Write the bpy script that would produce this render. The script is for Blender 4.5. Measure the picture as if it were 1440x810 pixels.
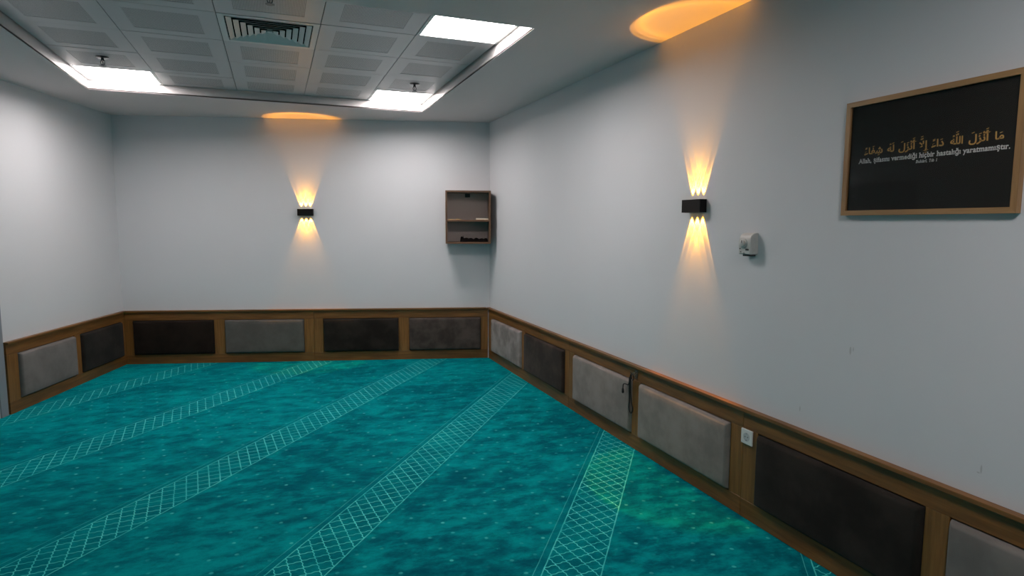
import bpy, bmesh, math, random
from mathutils import Vector, Matrix

random.seed(7)
scene = bpy.context.scene
for _o in list(bpy.data.objects):
    bpy.data.objects.remove(_o, do_unlink=True)
COL = scene.collection

# ------------------------------------------------------------------ camera
FPX, YAW, PITCH, ROLL = 862.44, 0.3688, -0.1037, 0.0036
EYE = Vector((0.0, 0.0, 1.594))
cam_data = bpy.data.cameras.new('camera')
cam_data.sensor_fit = 'HORIZONTAL'
cam_data.sensor_width = 36.0
cam_data.lens = 36.0 * FPX / 1440.0
cam_data.clip_start = 0.02
cam = bpy.data.objects.new('camera', cam_data)
COL.objects.link(cam)
_f = Vector((math.sin(YAW) * math.cos(PITCH), math.cos(YAW) * math.cos(PITCH), math.sin(PITCH)))
_r = Vector((math.cos(YAW), -math.sin(YAW), 0))
_u = _r.cross(_f)
_c, _s = math.cos(ROLL), math.sin(ROLL)
_rr, _uu = _c * _r + _s * _u, -_s * _r + _c * _u
_m = Matrix((_rr, _uu, -_f)).transposed().to_4x4()
_m.translation = EYE
cam.matrix_world = _m
scene.camera = cam

# ------------------------------------------------------------------ world, exposure
world = bpy.data.worlds.new('world')
scene.world = world
world.use_nodes = True
world.node_tree.nodes['Background'].inputs[0].default_value = (0.5, 0.55, 0.6, 1)
world.node_tree.nodes['Background'].inputs[1].default_value = 0.02
vs = scene.view_settings
vs.view_transform = 'Standard'
vs.look = 'None'
vs.exposure = 0.0
vs.gamma = 1.0
vs.use_curve_mapping = False
PANEL_STRENGTH = 28.5        # ceiling LED panels
LAMP_POWER = 35.0            # each of the lenses of the wall lamps

# ------------------------------------------------------------------ layout (metres)
H = 2.76                      # ceiling
HP = 2.843                    # panel plane inside the recess
RX, CY = 2.364, 6.851         # right wall plane, back right corner
LXC, LYC = -1.618, 7.944      # back left corner
BN = Vector((0.26461, 0.96436, 0))    # into the back wall
BT = Vector((0.96436, -0.26461, 0))   # along the back wall, to the right
BLEN = 4.1294
YF = -2.0                     # wall behind the camera
SL = (LYC - YF) / BN.y
LF = Vector((LXC, LYC, 0)) - BN * SL
ROT_R, ROT_B, ROT_L = -math.pi / 2, -math.atan2(0.26461, 0.96436), math.pi / 2 - math.atan2(0.26461, 0.96436)
REC = (-1.483, 1.494, 3.509, 6.505)   # recess x0 x1 y0 y1
COLS = [-1.483, -0.894, -0.283, 0.318, 0.923, 1.494]
ROWS = [3.584, 4.184, 4.787, 5.372, 5.967, 6.505]


# ================================================================== materials
def new_mat(name):
    m = bpy.data.materials.new(name)
    m.use_nodes = True
    nt = m.node_tree
    return m, nt, nt.nodes, nt.links, nt.nodes['Principled BSDF']


def sock(node, val):
    return val


def link_or_set(nt, inp, val):
    if isinstance(val, bpy.types.NodeSocket):
        nt.links.new(val, inp)
    else:
        inp.default_value = val


def M(nt, op, a, b=None, c=None, clamp=False):
    n = nt.nodes.new('ShaderNodeMath')
    n.operation = op
    n.use_clamp = clamp
    for i, x in enumerate((a, b, c)):
        if x is not None:
            link_or_set(nt, n.inputs[i], x)
    return n.outputs[0]


def MIX(nt, fac, a, b):
    n = nt.nodes.new('ShaderNodeMix')
    n.data_type = 'RGBA'
    link_or_set(nt, n.inputs[0], fac)
    link_or_set(nt, n.inputs[6], a)
    link_or_set(nt, n.inputs[7], b)
    return n.outputs[2]


def NOISE(nt, vec, scale, detail=3.0, rough=0.5):
    n = nt.nodes.new('ShaderNodeTexNoise')
    n.inputs['Scale'].default_value = scale
    n.inputs['Detail'].default_value = detail
    n.inputs['Roughness'].default_value = rough
    if vec is not None:
        nt.links.new(vec, n.inputs['Vector'])
    return n.outputs['Fac']


def SMOOTH(nt, x, lo, hi, a=0.0, b=1.0):
    n = nt.nodes.new('ShaderNodeMapRange')
    n.interpolation_type = 'SMOOTHSTEP'
    link_or_set(nt, n.inputs[0], x)
    n.inputs[1].default_value, n.inputs[2].default_value = lo, hi
    n.inputs[3].default_value, n.inputs[4].default_value = a, b
    return n.outputs[0]


def OBJ(nt, scale=(1, 1, 1), rot=(0, 0, 0)):
    t = nt.nodes.new('ShaderNodeTexCoord')
    mp = nt.nodes.new('ShaderNodeMapping')
    mp.inputs['Scale'].default_value = scale
    mp.inputs['Rotation'].default_value = rot
    nt.links.new(t.outputs['Object'], mp.inputs['Vector'])
    return mp.outputs[0]


def BUMP(nt, bsdf, height, strength, dist):
    b = nt.nodes.new('ShaderNodeBump')
    b.inputs['Strength'].default_value = strength
    b.inputs['Distance'].default_value = dist
    nt.links.new(height, b.inputs['Height'])
    nt.links.new(b.outputs[0], bsdf.inputs['Normal'])


def col(*c):
    return (c[0], c[1], c[2], 1.0)


def mat_plain(name, c, rough=0.5, metal=0.0, spec=0.5):
    m, nt, N, L, b = new_mat(name)
    b.inputs['Base Color'].default_value = col(*c)
    b.inputs['Roughness'].default_value = rough
    b.inputs['Metallic'].default_value = metal
    b.inputs['Specular IOR Level'].default_value = spec
    return m


def mat_paint(name, c, scuffs=()):
    m, nt, N, L, b = new_mat(name)
    v = OBJ(nt)
    n1 = NOISE(nt, v, 1.3, 2)
    colr = MIX(nt, n1, col(*[x * 0.97 for x in c]), col(*[min(1, x * 1.03) for x in c]))
    if scuffs:
        sep = nt.nodes.new('ShaderNodeSeparateXYZ')
        L.new(v, sep.inputs[0])
        for (x0, z0, a, bb) in scuffs:
            dx = M(nt, 'DIVIDE', M(nt, 'SUBTRACT', sep.outputs[0], x0), a)
            dz = M(nt, 'DIVIDE', M(nt, 'SUBTRACT', sep.outputs[2], z0), bb)
            d = M(nt, 'ADD', M(nt, 'MULTIPLY', dx, dx), M(nt, 'MULTIPLY', dz, dz))
            f = SMOOTH(nt, d, 0.3, 1.0, 0.4, 0.0)
            colr = MIX(nt, f, colr, col(0.25, 0.24, 0.23))
    L.new(colr, b.inputs['Base Color'])
    b.inputs['Roughness'].default_value = 0.55
    b.inputs['Specular IOR Level'].default_value = 0.3
    h = M(nt, 'ADD', NOISE(nt, v, 55, 4, 0.6), M(nt, 'MULTIPLY', NOISE(nt, v, 7, 3), 1.5))
    BUMP(nt, b, h, 0.22, 0.0016)
    return m


def mat_wood(name, dark, light, along='x', rough=0.42):
    m, nt, N, L, b = new_mat(name)
    sc = (1.2, 18, 18) if along == 'x' else (18, 18, 1.2)
    v = OBJ(nt, sc)
    n1 = NOISE(nt, v, 2.6, 6, 0.62)
    v2 = OBJ(nt, (2.2, 110, 110) if along == 'x' else (110, 110, 2.2))
    n2 = NOISE(nt, v2, 2.0, 3, 0.6)
    v3 = OBJ(nt)
    n3 = NOISE(nt, v3, 1.7, 2)
    f = M(nt, 'ADD', M(nt, 'MULTIPLY', SMOOTH(nt, n1, 0.3, 0.72), 0.6), M(nt, 'MULTIPLY', n2, 0.45), clamp=True)
    c = MIX(nt, f, col(*dark), col(*light))
    hs = nt.nodes.new('ShaderNodeHueSaturation')
    L.new(c, hs.inputs['Color'])
    L.new(SMOOTH(nt, n3, 0.3, 0.7, 0.82, 1.15), hs.inputs['Value'])
    L.new(hs.outputs[0], b.inputs['Base Color'])
    b.inputs['Roughness'].default_value = rough
    BUMP(nt, b, n2, 0.15, 0.0008)
    return m


def mat_suede(name, c, var=0.35, seed=0.0):
    m, nt, N, L, b = new_mat(name)
    t = nt.nodes.new('ShaderNodeTexCoord')
    ad = nt.nodes.new('ShaderNodeVectorMath')
    ad.operation = 'ADD'
    ad.inputs[1].default_value = (seed, seed * 0.7, seed * 1.3)
    L.new(t.outputs['Object'], ad.inputs[0])
    v = ad.outputs[0]
    n1 = NOISE(nt, v, 5.0, 5, 0.62)
    n2 = NOISE(nt, v, 420, 2, 0.6)
    f = SMOOTH(nt, n1, 0.32, 0.7)
    cc = MIX(nt, f, col(*[x * (1 - var) for x in c]), col(*[x * (1 + var) for x in c]))
    L.new(cc, b.inputs['Base Color'])
    b.inputs['Roughness'].default_value = 0.9
    b.inputs['Specular IOR Level'].default_value = 0.15
    b.inputs['Sheen Weight'].default_value = 0.07
    b.inputs['Sheen Roughness'].default_value = 0.45
    h = M(nt, 'ADD', M(nt, 'MULTIPLY', n2, 0.25), M(nt, 'MULTIPLY', NOISE(nt, v, 9, 3), 2.0))
    BUMP(nt, b, h, 0.25, 0.004)
    return m


def mat_carpet():
    m, nt, N, L, b = new_mat('teal_carpet')
    v = OBJ(nt)
    sep = nt.nodes.new('ShaderNodeSeparateXYZ')
    L.new(v, sep.inputs[0])
    x, y = sep.outputs[0], sep.outputs[1]
    th = math.radians(37.5)
    cs, sn = math.cos(th), math.sin(th)
    wob = M(nt, 'MULTIPLY', M(nt, 'SUBTRACT', NOISE(nt, v, 14, 2), 0.5), 0.006)
    u = M(nt, 'ADD', M(nt, 'SUBTRACT', M(nt, 'MULTIPLY', x, cs), M(nt, 'MULTIPLY', y, sn)), wob)
    w = M(nt, 'ADD', M(nt, 'ADD', M(nt, 'MULTIPLY', x, sn), M(nt, 'MULTIPLY', y, cs)), wob)
    # stripe coordinate
    P, W0 = 1.206, 0.262
    mm = M(nt, 'FLOORED_MODULO', M(nt, 'SUBTRACT', u, -0.614 - 0.3), P)
    s = M(nt, 'SUBTRACT', mm, 0.3)             # 0 .. W0 inside the stripe

    def line(xx, c, hw):
        d = M(nt, 'ABSOLUTE', M(nt, 'SUBTRACT', xx, c))
        return SMOOTH(nt, d, hw * 0.6, hw * 1.5, 1.0, 0.0)
    borders = M(nt, 'MAXIMUM', line(s, 0.0, 0.0028), line(s, W0, 0.0028))
    outer = line(s, -0.037, 0.0018)
    inside = M(nt, 'MULTIPLY', M(nt, 'GREATER_THAN', s, 0.0), M(nt, 'LESS_THAN', s, W0))
    gap = M(nt, 'MULTIPLY', M(nt, 'GREATER_THAN', s, -0.037), M(nt, 'LESS_THAN', s, 0.0))
    a, bb = W0 / 6.0, 0.0455
    p = M(nt, 'DIVIDE', s, a)
    q = M(nt, 'DIVIDE', M(nt, 'SUBTRACT', w, 2.824), bb)
    A = M(nt, 'MULTIPLY', M(nt, 'ADD', p, q), 0.5)
    B = M(nt, 'MULTIPLY', M(nt, 'SUBTRACT', p, q), 0.5)
    tau = 2 * math.pi
    # bracket shaped trellis: each line swings across the cell side
    A2 = M(nt, 'ADD', A, M(nt, 'MULTIPLY', M(nt, 'SINE', M(nt, 'MULTIPLY', B, 2 * tau)), 0.030))
    B2 = M(nt, 'ADD', B, M(nt, 'MULTIPLY', M(nt, 'SINE', M(nt, 'MULTIPLY', A, 2 * tau)), 0.030))

    def near_int(xx):
        return M(nt, 'ABSOLUTE', M(nt, 'SUBTRACT', M(nt, 'FRACT', M(nt, 'ADD', xx, 0.5)), 0.5))
    d = M(nt, 'MINIMUM', near_int(A2), near_int(B2))
    lat = M(nt, 'MULTIPLY', SMOOTH(nt, d, 0.022, 0.058, 1.0, 0.0), inside)
    # small tufted dots, staggered, on the plain part
    gu = M(nt, 'DIVIDE', M(nt, 'SUBTRACT', u, -1.237), 0.092)
    gw = M(nt, 'DIVIDE', M(nt, 'SUBTRACT', w, 3.076), 0.083)
    e1 = M(nt, 'MULTIPLY', M(nt, 'ADD', gu, gw), 0.5)
    e2 = M(nt, 'MULTIPLY', M(nt, 'SUBTRACT', gu, gw), 0.5)
    d1, d2 = near_int(e1), near_int(e2)
    dd = M(nt, 'SQRT', M(nt, 'ADD', M(nt, 'MULTIPLY', d1, d1), M(nt, 'MULTIPLY', d2, d2)))
    dots = SMOOTH(nt, dd, 0.050, 0.105, 1.0, 0.0)
    plain = M(nt, 'SUBTRACT', 1.0, M(nt, 'MAXIMUM', inside, gap))
    dots = M(nt, 'MULTIPLY', M(nt, 'MULTIPLY', dots, plain), SMOOTH(nt, NOISE(nt, v, 11, 2), 0.40, 0.66, 0.04, 0.50))
    # mottled pile: brushed one way or the other
    vm = OBJ(nt, (1.0, 1.7, 1.0), (0, 0, 0.35))
    n1 = NOISE(nt, vm, 5.8, 7, 0.68)
    n2 = NOISE(nt, vm, 0.75, 2)
    mot = SMOOTH(nt, M(nt, 'ADD', M(nt, 'MULTIPLY', n1, 0.70), M(nt, 'MULTIPLY', n2, 0.30)), 0.39, 0.63)
    base = MIX(nt, mot, col(0.0010, 0.058, 0.094), col(0.0020, 0.335, 0.345))
    n3 = NOISE(nt, v, 130, 2, 0.7)
    base = MIX(nt, SMOOTH(nt, n3, 0.3, 0.7, 0.0, 0.35), base, col(0.0010, 0.12, 0.155))
    base = MIX(nt, M(nt, 'MULTIPLY', gap, 0.55), base, col(0.001, 0.14, 0.18))
    base = MIX(nt, M(nt, 'MULTIPLY', inside, 0.5), base, col(0.0015, 0.155, 0.185))
    lc = MIX(nt, SMOOTH(nt, NOISE(nt, v, 6, 3), 0.3, 0.7), col(0.045, 0.62, 0.60), col(0.13, 0.92, 0.84))
    c1 = MIX(nt, M(nt, 'MULTIPLY', lat, 0.88), base, lc)
    c1 = MIX(nt, M(nt, 'MULTIPLY', borders, 0.7), c1, lc)
    c1 = MIX(nt, M(nt, 'MULTIPLY', outer, 0.45), c1, lc)
    c1 = MIX(nt, dots, c1, lc)
    L.new(c1, b.inputs['Base Color'])
    b.inputs['Roughness'].default_value = 0.95
    b.inputs['Specular IOR Level'].default_value = 0.02
    b.inputs['Sheen Weight'].default_value = 0.9
    b.inputs['Sheen Roughness'].default_value = 0.4
    b.inputs['Sheen Tint'].default_value = col(0.0, 0.75, 0.78)
    h = M(nt, 'ADD', NOISE(nt, v, 260, 2, 0.6), M(nt, 'MULTIPLY', NOISE(nt, v, 24, 4), 1.5))
    BUMP(nt, b, h, 0.5, 0.004)
    return m


def mat_perforated():
    m, nt, N, L, b = new_mat('perforated_metal')
    t = nt.nodes.new('ShaderNodeTexCoord')
    sep = nt.nodes.new('ShaderNodeSeparateXYZ')
    L.new(t.outputs['Object'], sep.inputs[0])

    def cell(s):
        f = M(nt, 'FRACT', M(nt, 'DIVIDE', s, 0.0083))
        return M(nt, 'SUBTRACT', f, 0.5)
    fx, fy = cell(sep.outputs[0]), cell(sep.outputs[1])
    d = M(nt, 'SQRT', M(nt, 'ADD', M(nt, 'MULTIPLY', fx, fx), M(nt, 'MULTIPLY', fy, fy)))
    hole = SMOOTH(nt, d, 0.27, 0.36, 1.0, 0.0)
    L.new(MIX(nt, hole, col(0.57, 0.535, 0.545), col(0.02, 0.02, 0.022)), b.inputs['Base Color'])
    b.inputs['Roughness'].default_value = 0.38
    return m


def mat_emit(name, c, strength):
    m, nt, N, L, b = new_mat(name)
    b.inputs['Base Color'].default_value = col(0.8, 0.8, 0.8)
    b.inputs['Emission Color'].default_value = col(*c)
    b.inputs['Emission Strength'].default_value = strength
    return m


def mat_glass():
    m, nt, N, L, b = new_mat('picture_glass')
    N.remove(b)
    tr = N.new('ShaderNodeBsdfTransparent')
    gl = N.new('ShaderNodeBsdfGlossy')
    gl.inputs['Roughness'].default_value = 0.03
    fr = N.new('ShaderNodeFresnel')
    fr.inputs['IOR'].default_value = 1.22
    mx = N.new('ShaderNodeMixShader')
    L.new(fr.outputs[0], mx.inputs[0])
    L.new(tr.outputs[0], mx.inputs[1])
    L.new(gl.outputs[0], mx.inputs[2])
    L.new(mx.outputs[0], N['Material Output'].inputs[0])
    return m


WALL_C = (0.665, 0.672, 0.695)
MAT = {}
MAT['wall'] = mat_paint('grey_wall_paint', WALL_C)
# scuffs on the right wall, local x = distance from the far corner
MAT['wall_scuffed'] = mat_paint('grey_wall_paint_scuffed', WALL_C, scuffs=[
    (CY - 1.954, 1.042, 0.006, 0.022), (CY - 1.940, 1.050, 0.003, 0.012), (CY - 1.387, 0.715, 0.004, 0.020),
    (CY - 2.213, 0.703, 0.004, 0.016), (CY - 1.396, 0.70, 0.007, 0.003)])
MAT['ceiling'] = mat_paint('ceiling_paint', (0.70, 0.615, 0.605))
MAT['fascia'] = mat_plain('recess_fascia_white', (0.50, 0.48, 0.475), 0.4)
MAT['carpet'] = mat_carpet()
MAT['wood_x'] = mat_wood('oak_veneer_horizontal', (0.105, 0.042, 0.009), (0.255, 0.110, 0.026), 'x')
MAT['wood_z'] = mat_wood('oak_veneer_vertical', (0.120, 0.050, 0.011), (0.285, 0.130, 0.032), 'z')
MAT['frame_x'] = mat_wood('light_oak_frame_horizontal', (0.24, 0.125, 0.05), (0.46, 0.26, 0.11), 'x')
MAT['frame_z'] = mat_wood('light_oak_frame_vertical', (0.24, 0.125, 0.05), (0.46, 0.26, 0.11), 'z')
MAT['shelf_x'] = mat_wood('walnut_board_horizontal', (0.085, 0.042, 0.022), (0.17, 0.088, 0.046), 'x')
MAT['shelf_z'] = mat_wood('walnut_board_vertical', (0.085, 0.042, 0.022), (0.17, 0.088, 0.046), 'z')
MAT['tile'] = mat_plain('painted_metal_tile', (0.56, 0.525, 0.535), 0.32)
MAT['perf'] = mat_perforated()
MAT['void'] = mat_plain('dark_void', (0.004, 0.004, 0.0045), 0.9, 0.0, 0.0)
MAT['led'] = mat_emit('led_diffuser', (1.0, 0.925, 0.905), PANEL_STRENGTH)
MAT['white_metal'] = mat_plain('white_metal', (0.72, 0.72, 0.72), 0.35)
MAT['vane'] = mat_plain('grey_vane_metal', (0.72, 0.68, 0.67), 0.35)
MAT['chrome'] = mat_plain('dull_chrome', (0.35, 0.35, 0.36), 0.3, 1.0)
MAT['dark_chrome'] = mat_plain('dark_chrome', (0.10, 0.10, 0.105), 0.3, 1.0)
MAT['black_metal'] = mat_plain('black_lamp_metal', (0.005, 0.004, 0.004), 0.5, 0.0, 0.2)
MAT['lens'] = mat_emit('amber_lens', (1.0, 0.55, 0.12), 6.0)
MAT['black_cord'] = mat_plain('black_cord', (0.008, 0.006, 0.006), 0.6)
MAT['hook'] = mat_plain('aged_brass_hook', (0.20, 0.15, 0.11), 0.4, 0.7)
MAT['white_plastic'] = mat_plain('white_plastic', (0.72, 0.72, 0.70), 0.35)
MAT['ivory_plastic'] = mat_plain('ivory_plastic', (0.50, 0.50, 0.48), 0.4)
MAT['dark_plastic'] = mat_plain('dark_plastic', (0.03, 0.03, 0.03), 0.5)
MAT['print'] = mat_plain('dark_print', (0.0150, 0.0115, 0.0085), 0.7)
MAT['gold'] = mat_plain('ochre_lettering', (0.75, 0.42, 0.12), 0.6)
MAT['cream'] = mat_plain('cream_lettering', (0.92, 0.89, 0.85), 0.6)
MAT['glass'] = mat_glass()
MAT['grey_metal'] = mat_plain('grey_door_frame', (0.24, 0.26, 0.29), 0.45)
MAT['door'] = mat_plain('grey_door', (0.33, 0.35, 0.37), 0.5)
MAT['tan_paper'] = mat_plain('tan_paper', (0.62, 0.42, 0.20), 0.7)
MAT['cream_paper'] = mat_plain('cream_paper', (0.85, 0.76, 0.62), 0.7)
MAT['black_cloth'] = mat_plain('black_cloth', (0.006, 0.005, 0.005), 0.95, 0.0, 0.0)


# ================================================================== mesh helpers
def link(name, mesh, mat=None, parent=None, loc=None, rotz=None):
    o = bpy.data.objects.new(name, mesh)
    COL.objects.link(o)
    if mesh is not None and mat is not None and not mesh.materials:
        mesh.materials.append(mat)
    if parent is not None:
        o.parent = parent
    if loc is not None:
        o.location = loc
    if rotz is not None:
        o.rotation_euler = (0, 0, rotz)
    return o


def empty(name, loc, rotz=0.0):
    o = bpy.data.objects.new(name, None)
    o.empty_display_size = 0.05
    COL.objects.link(o)
    o.location = loc
    o.rotation_euler = (0, 0, rotz)
    return o


def tag(o, label=None, cat=None, group=None, kind=None):
    if label:
        o['label'] = label
    if cat:
        o['category'] = cat
    if group:
        o['group'] = group
    if kind:
        o['kind'] = kind
    return o


class MB:
    def __init__(self):
        self.bm = bmesh.new()

    def box(self, a, b, bevel=0.0, seg=2):
        x0, y0, z0 = a
        x1, y1, z1 = b
        vs = [self.bm.verts.new(p) for p in ((x0, y0, z0), (x1, y0, z0), (x1, y1, z0), (x0, y1, z0),
                                             (x0, y0, z1), (x1, y0, z1), (x1, y1, z1), (x0, y1, z1))]
        fs = [self.bm.faces.new([vs[i] for i in f]) for f in
              ((0, 3, 2, 1), (4, 5, 6, 7), (0, 1, 5, 4), (1, 2, 6, 5), (2, 3, 7, 6), (3, 0, 4, 7))]
        if bevel > 0:
            es = {e for f in fs for e in f.edges}
            bmesh.ops.bevel(self.bm, geom=list(es), offset=bevel, segments=seg, affect='EDGES', profile=0.6)
        return self

    def prism(self, pts, axis, a, b):
        """pts: 2D outline; axis 'x','y','z' = extrusion axis between a and b"""
        def mk(p, t):
            return {'x': (t, p[0], p[1]), 'y': (p[0], t, p[1]), 'z': (p[0], p[1], t)}[axis]
        v0 = [self.bm.verts.new(mk(p, a)) for p in pts]
        v1 = [self.bm.verts.new(mk(p, b)) for p in pts]
        n = len(pts)
        self.bm.faces.new(v0)
        self.bm.faces.new(v1[::-1])
        for i in range(n):
            self.bm.faces.new((v0[i], v1[i], v1[(i + 1) % n], v0[(i + 1) % n]))
        return self

    def lathe(self, prof, c=(0, 0, 0), axis='z', n=20):
        """prof: list of (radius, height)"""
        rings = []
        for (r, h) in prof:
            ring = []
            for k in range(n):
                t = 2 * math.pi * k / n
                p = (r * math.cos(t), r * math.sin(t), h)
                if axis == 'y':
                    p = (p[0], p[2], p[1])
                elif axis == 'x':
                    p = (p[2], p[0], p[1])
                ring.append(self.bm.verts.new((c[0] + p[0], c[1] + p[1], c[2] + p[2])))
            rings.append(ring)
        for i in range(len(rings) - 1):
            for k in range(n):
                self.bm.faces.new((rings[i][k], rings[i][(k + 1) % n], rings[i + 1][(k + 1) % n], rings[i + 1][k]))
        self.bm.faces.new(rings[0][::-1])
        self.bm.faces.new(rings[-1])
        return self

    def tube(self, pts, r, n=8):
        pts = [Vector(p) for p in pts]
        rings = []
        up = Vector((0.13, 0.97, 0.21)).normalized()
        for i, p in enumerate(pts):
            d = (pts[min(i + 1, len(pts) - 1)] - pts[max(i - 1, 0)]).normalized()
            a = d.cross(up)
            if a.length < 1e-3:
                a = d.cross(Vector((1, 0, 0)))
            a.normalize()
            b = d.cross(a)
            rad = r[i] if isinstance(r, (list, tuple)) else r
            rings.append([self.bm.verts.new(p + rad * (math.cos(2 * math.pi * k / n) * a + math.sin(2 * math.pi * k / n) * b))
                          for k in range(n)])
        for i in range(len(rings) - 1):
            for k in range(n):
                self.bm.faces.new((rings[i][k], rings[i][(k + 1) % n], rings[i + 1][(k + 1) % n], rings[i + 1][k]))
        self.bm.faces.new(rings[0][::-1])
        self.bm.faces.new(rings[-1])
        return self

    def mesh(self, name, smooth=False):
        bmesh.ops.recalc_face_normals(self.bm, faces=self.bm.faces[:])
        me = bpy.data.meshes.new(name)
        self.bm.to_mesh(me)
        self.bm.free()
        if smooth:
            for p in me.polygons:
                p.use_smooth = True
            try:
                me.set_sharp_from_angle(angle=math.radians(40))
            except Exception:
                pass
        return me

    def build(self, name, mat, parent=None, loc=None, rotz=None, smooth=False):
        return link(name, self.mesh(name, smooth), mat, parent, loc, rotz)


# ================================================================== the setting
tag(MB().box((-4.6, -2.2, -0.05), (2.6, 8.2, 0.0)).build('floor', MAT['carpet']),
    'teal mosque carpet with pale trellis stripes', None, None, 'structure')

WT = 0.10
tag(MB().box((-0.3, 0, 0), (CY - YF + 0.2, WT, 3.0)).build('wall_right', MAT['wall_scuffed'], None, (RX, CY, 0), ROT_R),
    'pale grey painted wall with wall lamp and framed text', None, None, 'structure')
tag(MB().box((-0.2, 0, 0), (BLEN + 0.2, WT, 3.0)).build('wall_back', MAT['wall'], None, (LXC, LYC, 0), ROT_B),
    'pale grey painted end wall with small wall shelf', None, None, 'structure')
tag(MB().box((-SL - 0.2, 0, 0), (0.2, WT, 3.0)).build('wall_left', MAT['wall'], None, (LXC, LYC, 0), ROT_L),
    'pale grey painted wall beside grey door frame', None, None, 'structure')
tag(MB().box((-4.7, YF - WT, 0), (2.6, YF, 3.0)).build('wall_front', MAT['wall']),
    'pale grey wall behind the viewer', None, None, 'structure')


def make_ceiling():
    bm = bmesh.new()
    outer = [(LXC - 0.05, LYC + 0.1), (RX + 0.08, CY + 0.1), (RX + 0.08, YF - 0.05), (LF.x - 0.1, YF - 0.05)]
    x0, x1, y0, y1 = REC
    inner = [(x0, y0), (x1, y0), (x1, y1), (x0, y1)]
    edges = []
    for loop in (outer, inner):
        vs = [bm.verts.new((p[0], p[1], H)) for p in loop]
        edges += [bm.edges.new((vs[i], vs[(i + 1) % 4])) for i in range(4)]
    bmesh.ops.triangle_fill(bm, use_beauty=True, use_dissolve=False, edges=edges)
    res = bmesh.ops.extrude_face_region(bm, geom=bm.faces[:])
    for v in [g for g in res['geom'] if isinstance(g, bmesh.types.BMVert)]:
        v.co.z += 0.012
    bmesh.ops.recalc_face_normals(bm, faces=bm.faces[:])
    me = bpy.data.meshes.new('ceiling')
    bm.to_mesh(me)
    bm.free()
    return link('ceiling', me, MAT['ceiling'])


ceiling = tag(make_ceiling(), 'grey plaster ceiling with square recess', None, None, 'structure')
x0, x1, y0, y1 = REC
fm = MB()
fm.box((x0 - 0.012, y0 - 0.012, H + 0.001), (x0, y1 + 0.012, HP + 0.12))
fm.box((x1, y0 - 0.012, H + 0.001), (x1 + 0.012, y1 + 0.012, HP + 0.12))
fm.box((x0, y0 - 0.012, H + 0.001), (x1, y0, HP + 0.12))
fm.box((x0, y1, H + 0.001), (x1, y1 + 0.012, HP + 0.12))
fm.build('recess_fascia', MAT['fascia'], ceiling)
MB().box((x0 - 0.03, y0 - 0.03, HP + 0.12), (x1 + 0.03, y1 + 0.03, HP + 0.14)).build('ceiling_void', MAT['void'], ceiling)
MB().box((x0 + 0.004, y0 + 0.004, HP + 0.001), (x1 - 0.004, ROWS[0] - 0.003, HP + 0.012)).build('filler_strip', MAT['tile'], ceiling)

LIGHT_CELLS = {(0, 4), (4, 4), (4, 0)}
DIFF_CELL = (2, 1)
tile_cache = {}


def ring_plate(w, d, ix, iy, z0, z1):
    """rectangular plate w x d with a centred rectangular opening ix x iy"""
    mb = MB()
    mb.box((-w / 2, -d / 2, z0), (-ix / 2, d / 2, z1))
    mb.box((ix / 2, -d / 2, z0), (w / 2, d / 2, z1))
    mb.box((-ix / 2, -d / 2, z0), (ix / 2, -iy / 2, z1))
    mb.box((-ix / 2, iy / 2, z0), (ix / 2, d / 2, z1))
    return mb


for i in range(5):
    for j in range(5):
        if (i, j) in LIGHT_CELLS or (i, j) == DIFF_CELL:
            continue
        cx, cy = (COLS[i] + COLS[i + 1]) / 2, (ROWS[j] + ROWS[j + 1]) / 2
        w, d = COLS[i + 1] - COLS[i] - 0.005, ROWS[j + 1] - ROWS[j] - 0.005
        if i in (0, 4):
            w -= 0.012
            cx += 0.006 if i == 0 else -0.006
        if j == 4:
            d -= 0.012
            cy -= 0.006
        key = (round(w, 3), round(d, 3))
        if key not in tile_cache:
            pw, pd = w - 0.2, d - 0.2
            fr = ring_plate(w, d, pw, pd, 0, 0.012).mesh('ceiling_tile')
            pf = MB().box((-pw / 2, -pd / 2, 0.0015), (pw / 2, pd / 2, 0.006)).mesh('perforated_field')
            tile_cache[key] = (fr, pf)
        fr, pf = tile_cache[key]
        t = link('ceiling_tile', fr, MAT['tile'], ceiling, (cx, cy, HP + random.uniform(-0.0008, 0.0008)))
        link('perforated_field', pf, MAT['perf'], t)

# ------------------------------------------------------------------ LED panels in the recess
LIGHT_LABELS = {(0, 4): 'square LED ceiling panel in the far left corner of the recess',
                (4, 4): 'square LED ceiling panel in the far right corner of the recess',
                (4, 0): 'square LED ceiling panel at the near right edge of the recess, largest in view'}
for (i, j), lab in LIGHT_LABELS.items():
    cx, cy = (COLS[i] + COLS[i + 1]) / 2, (ROWS[j] + ROWS[j + 1]) / 2
    w, d = COLS[i + 1] - COLS[i] - 0.008, ROWS[j + 1] - ROWS[j] - 0.008
    e = empty('ceiling_light', (cx, cy, HP - 0.001))
    tag(e, lab, 'ceiling light', 'LED panels in the ceiling recess')
    iw, idd = w - 0.044, d - 0.030
    ring_plate(w, d, iw, idd, 0, 0.014).build('frame', MAT['white_metal'], e)
    MB().box((-iw / 2, -idd / 2, 0.003), (iw / 2, idd / 2, 0.008)).build('diffuser', MAT['led'], e)

# added flush panel above the viewer, unseen, brightens the near right wall
for (cx, cy, lab) in ((1.15, 0.35, 'added square LED ceiling panel above the viewer, unseen, brightens the near right wall'),):
    e = empty('ceiling_light', (cx, cy, H - 0.0125))
    tag(e, lab, 'ceiling light')
    ring_plate(0.60, 0.60, 0.55, 0.55, 0, 0.012).build('frame', MAT['white_metal'], e)
    MB().box((-0.275, -0.275, 0.003), (0.275, 0.275, 0.008)).build('diffuser', MAT['led'], e)

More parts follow.
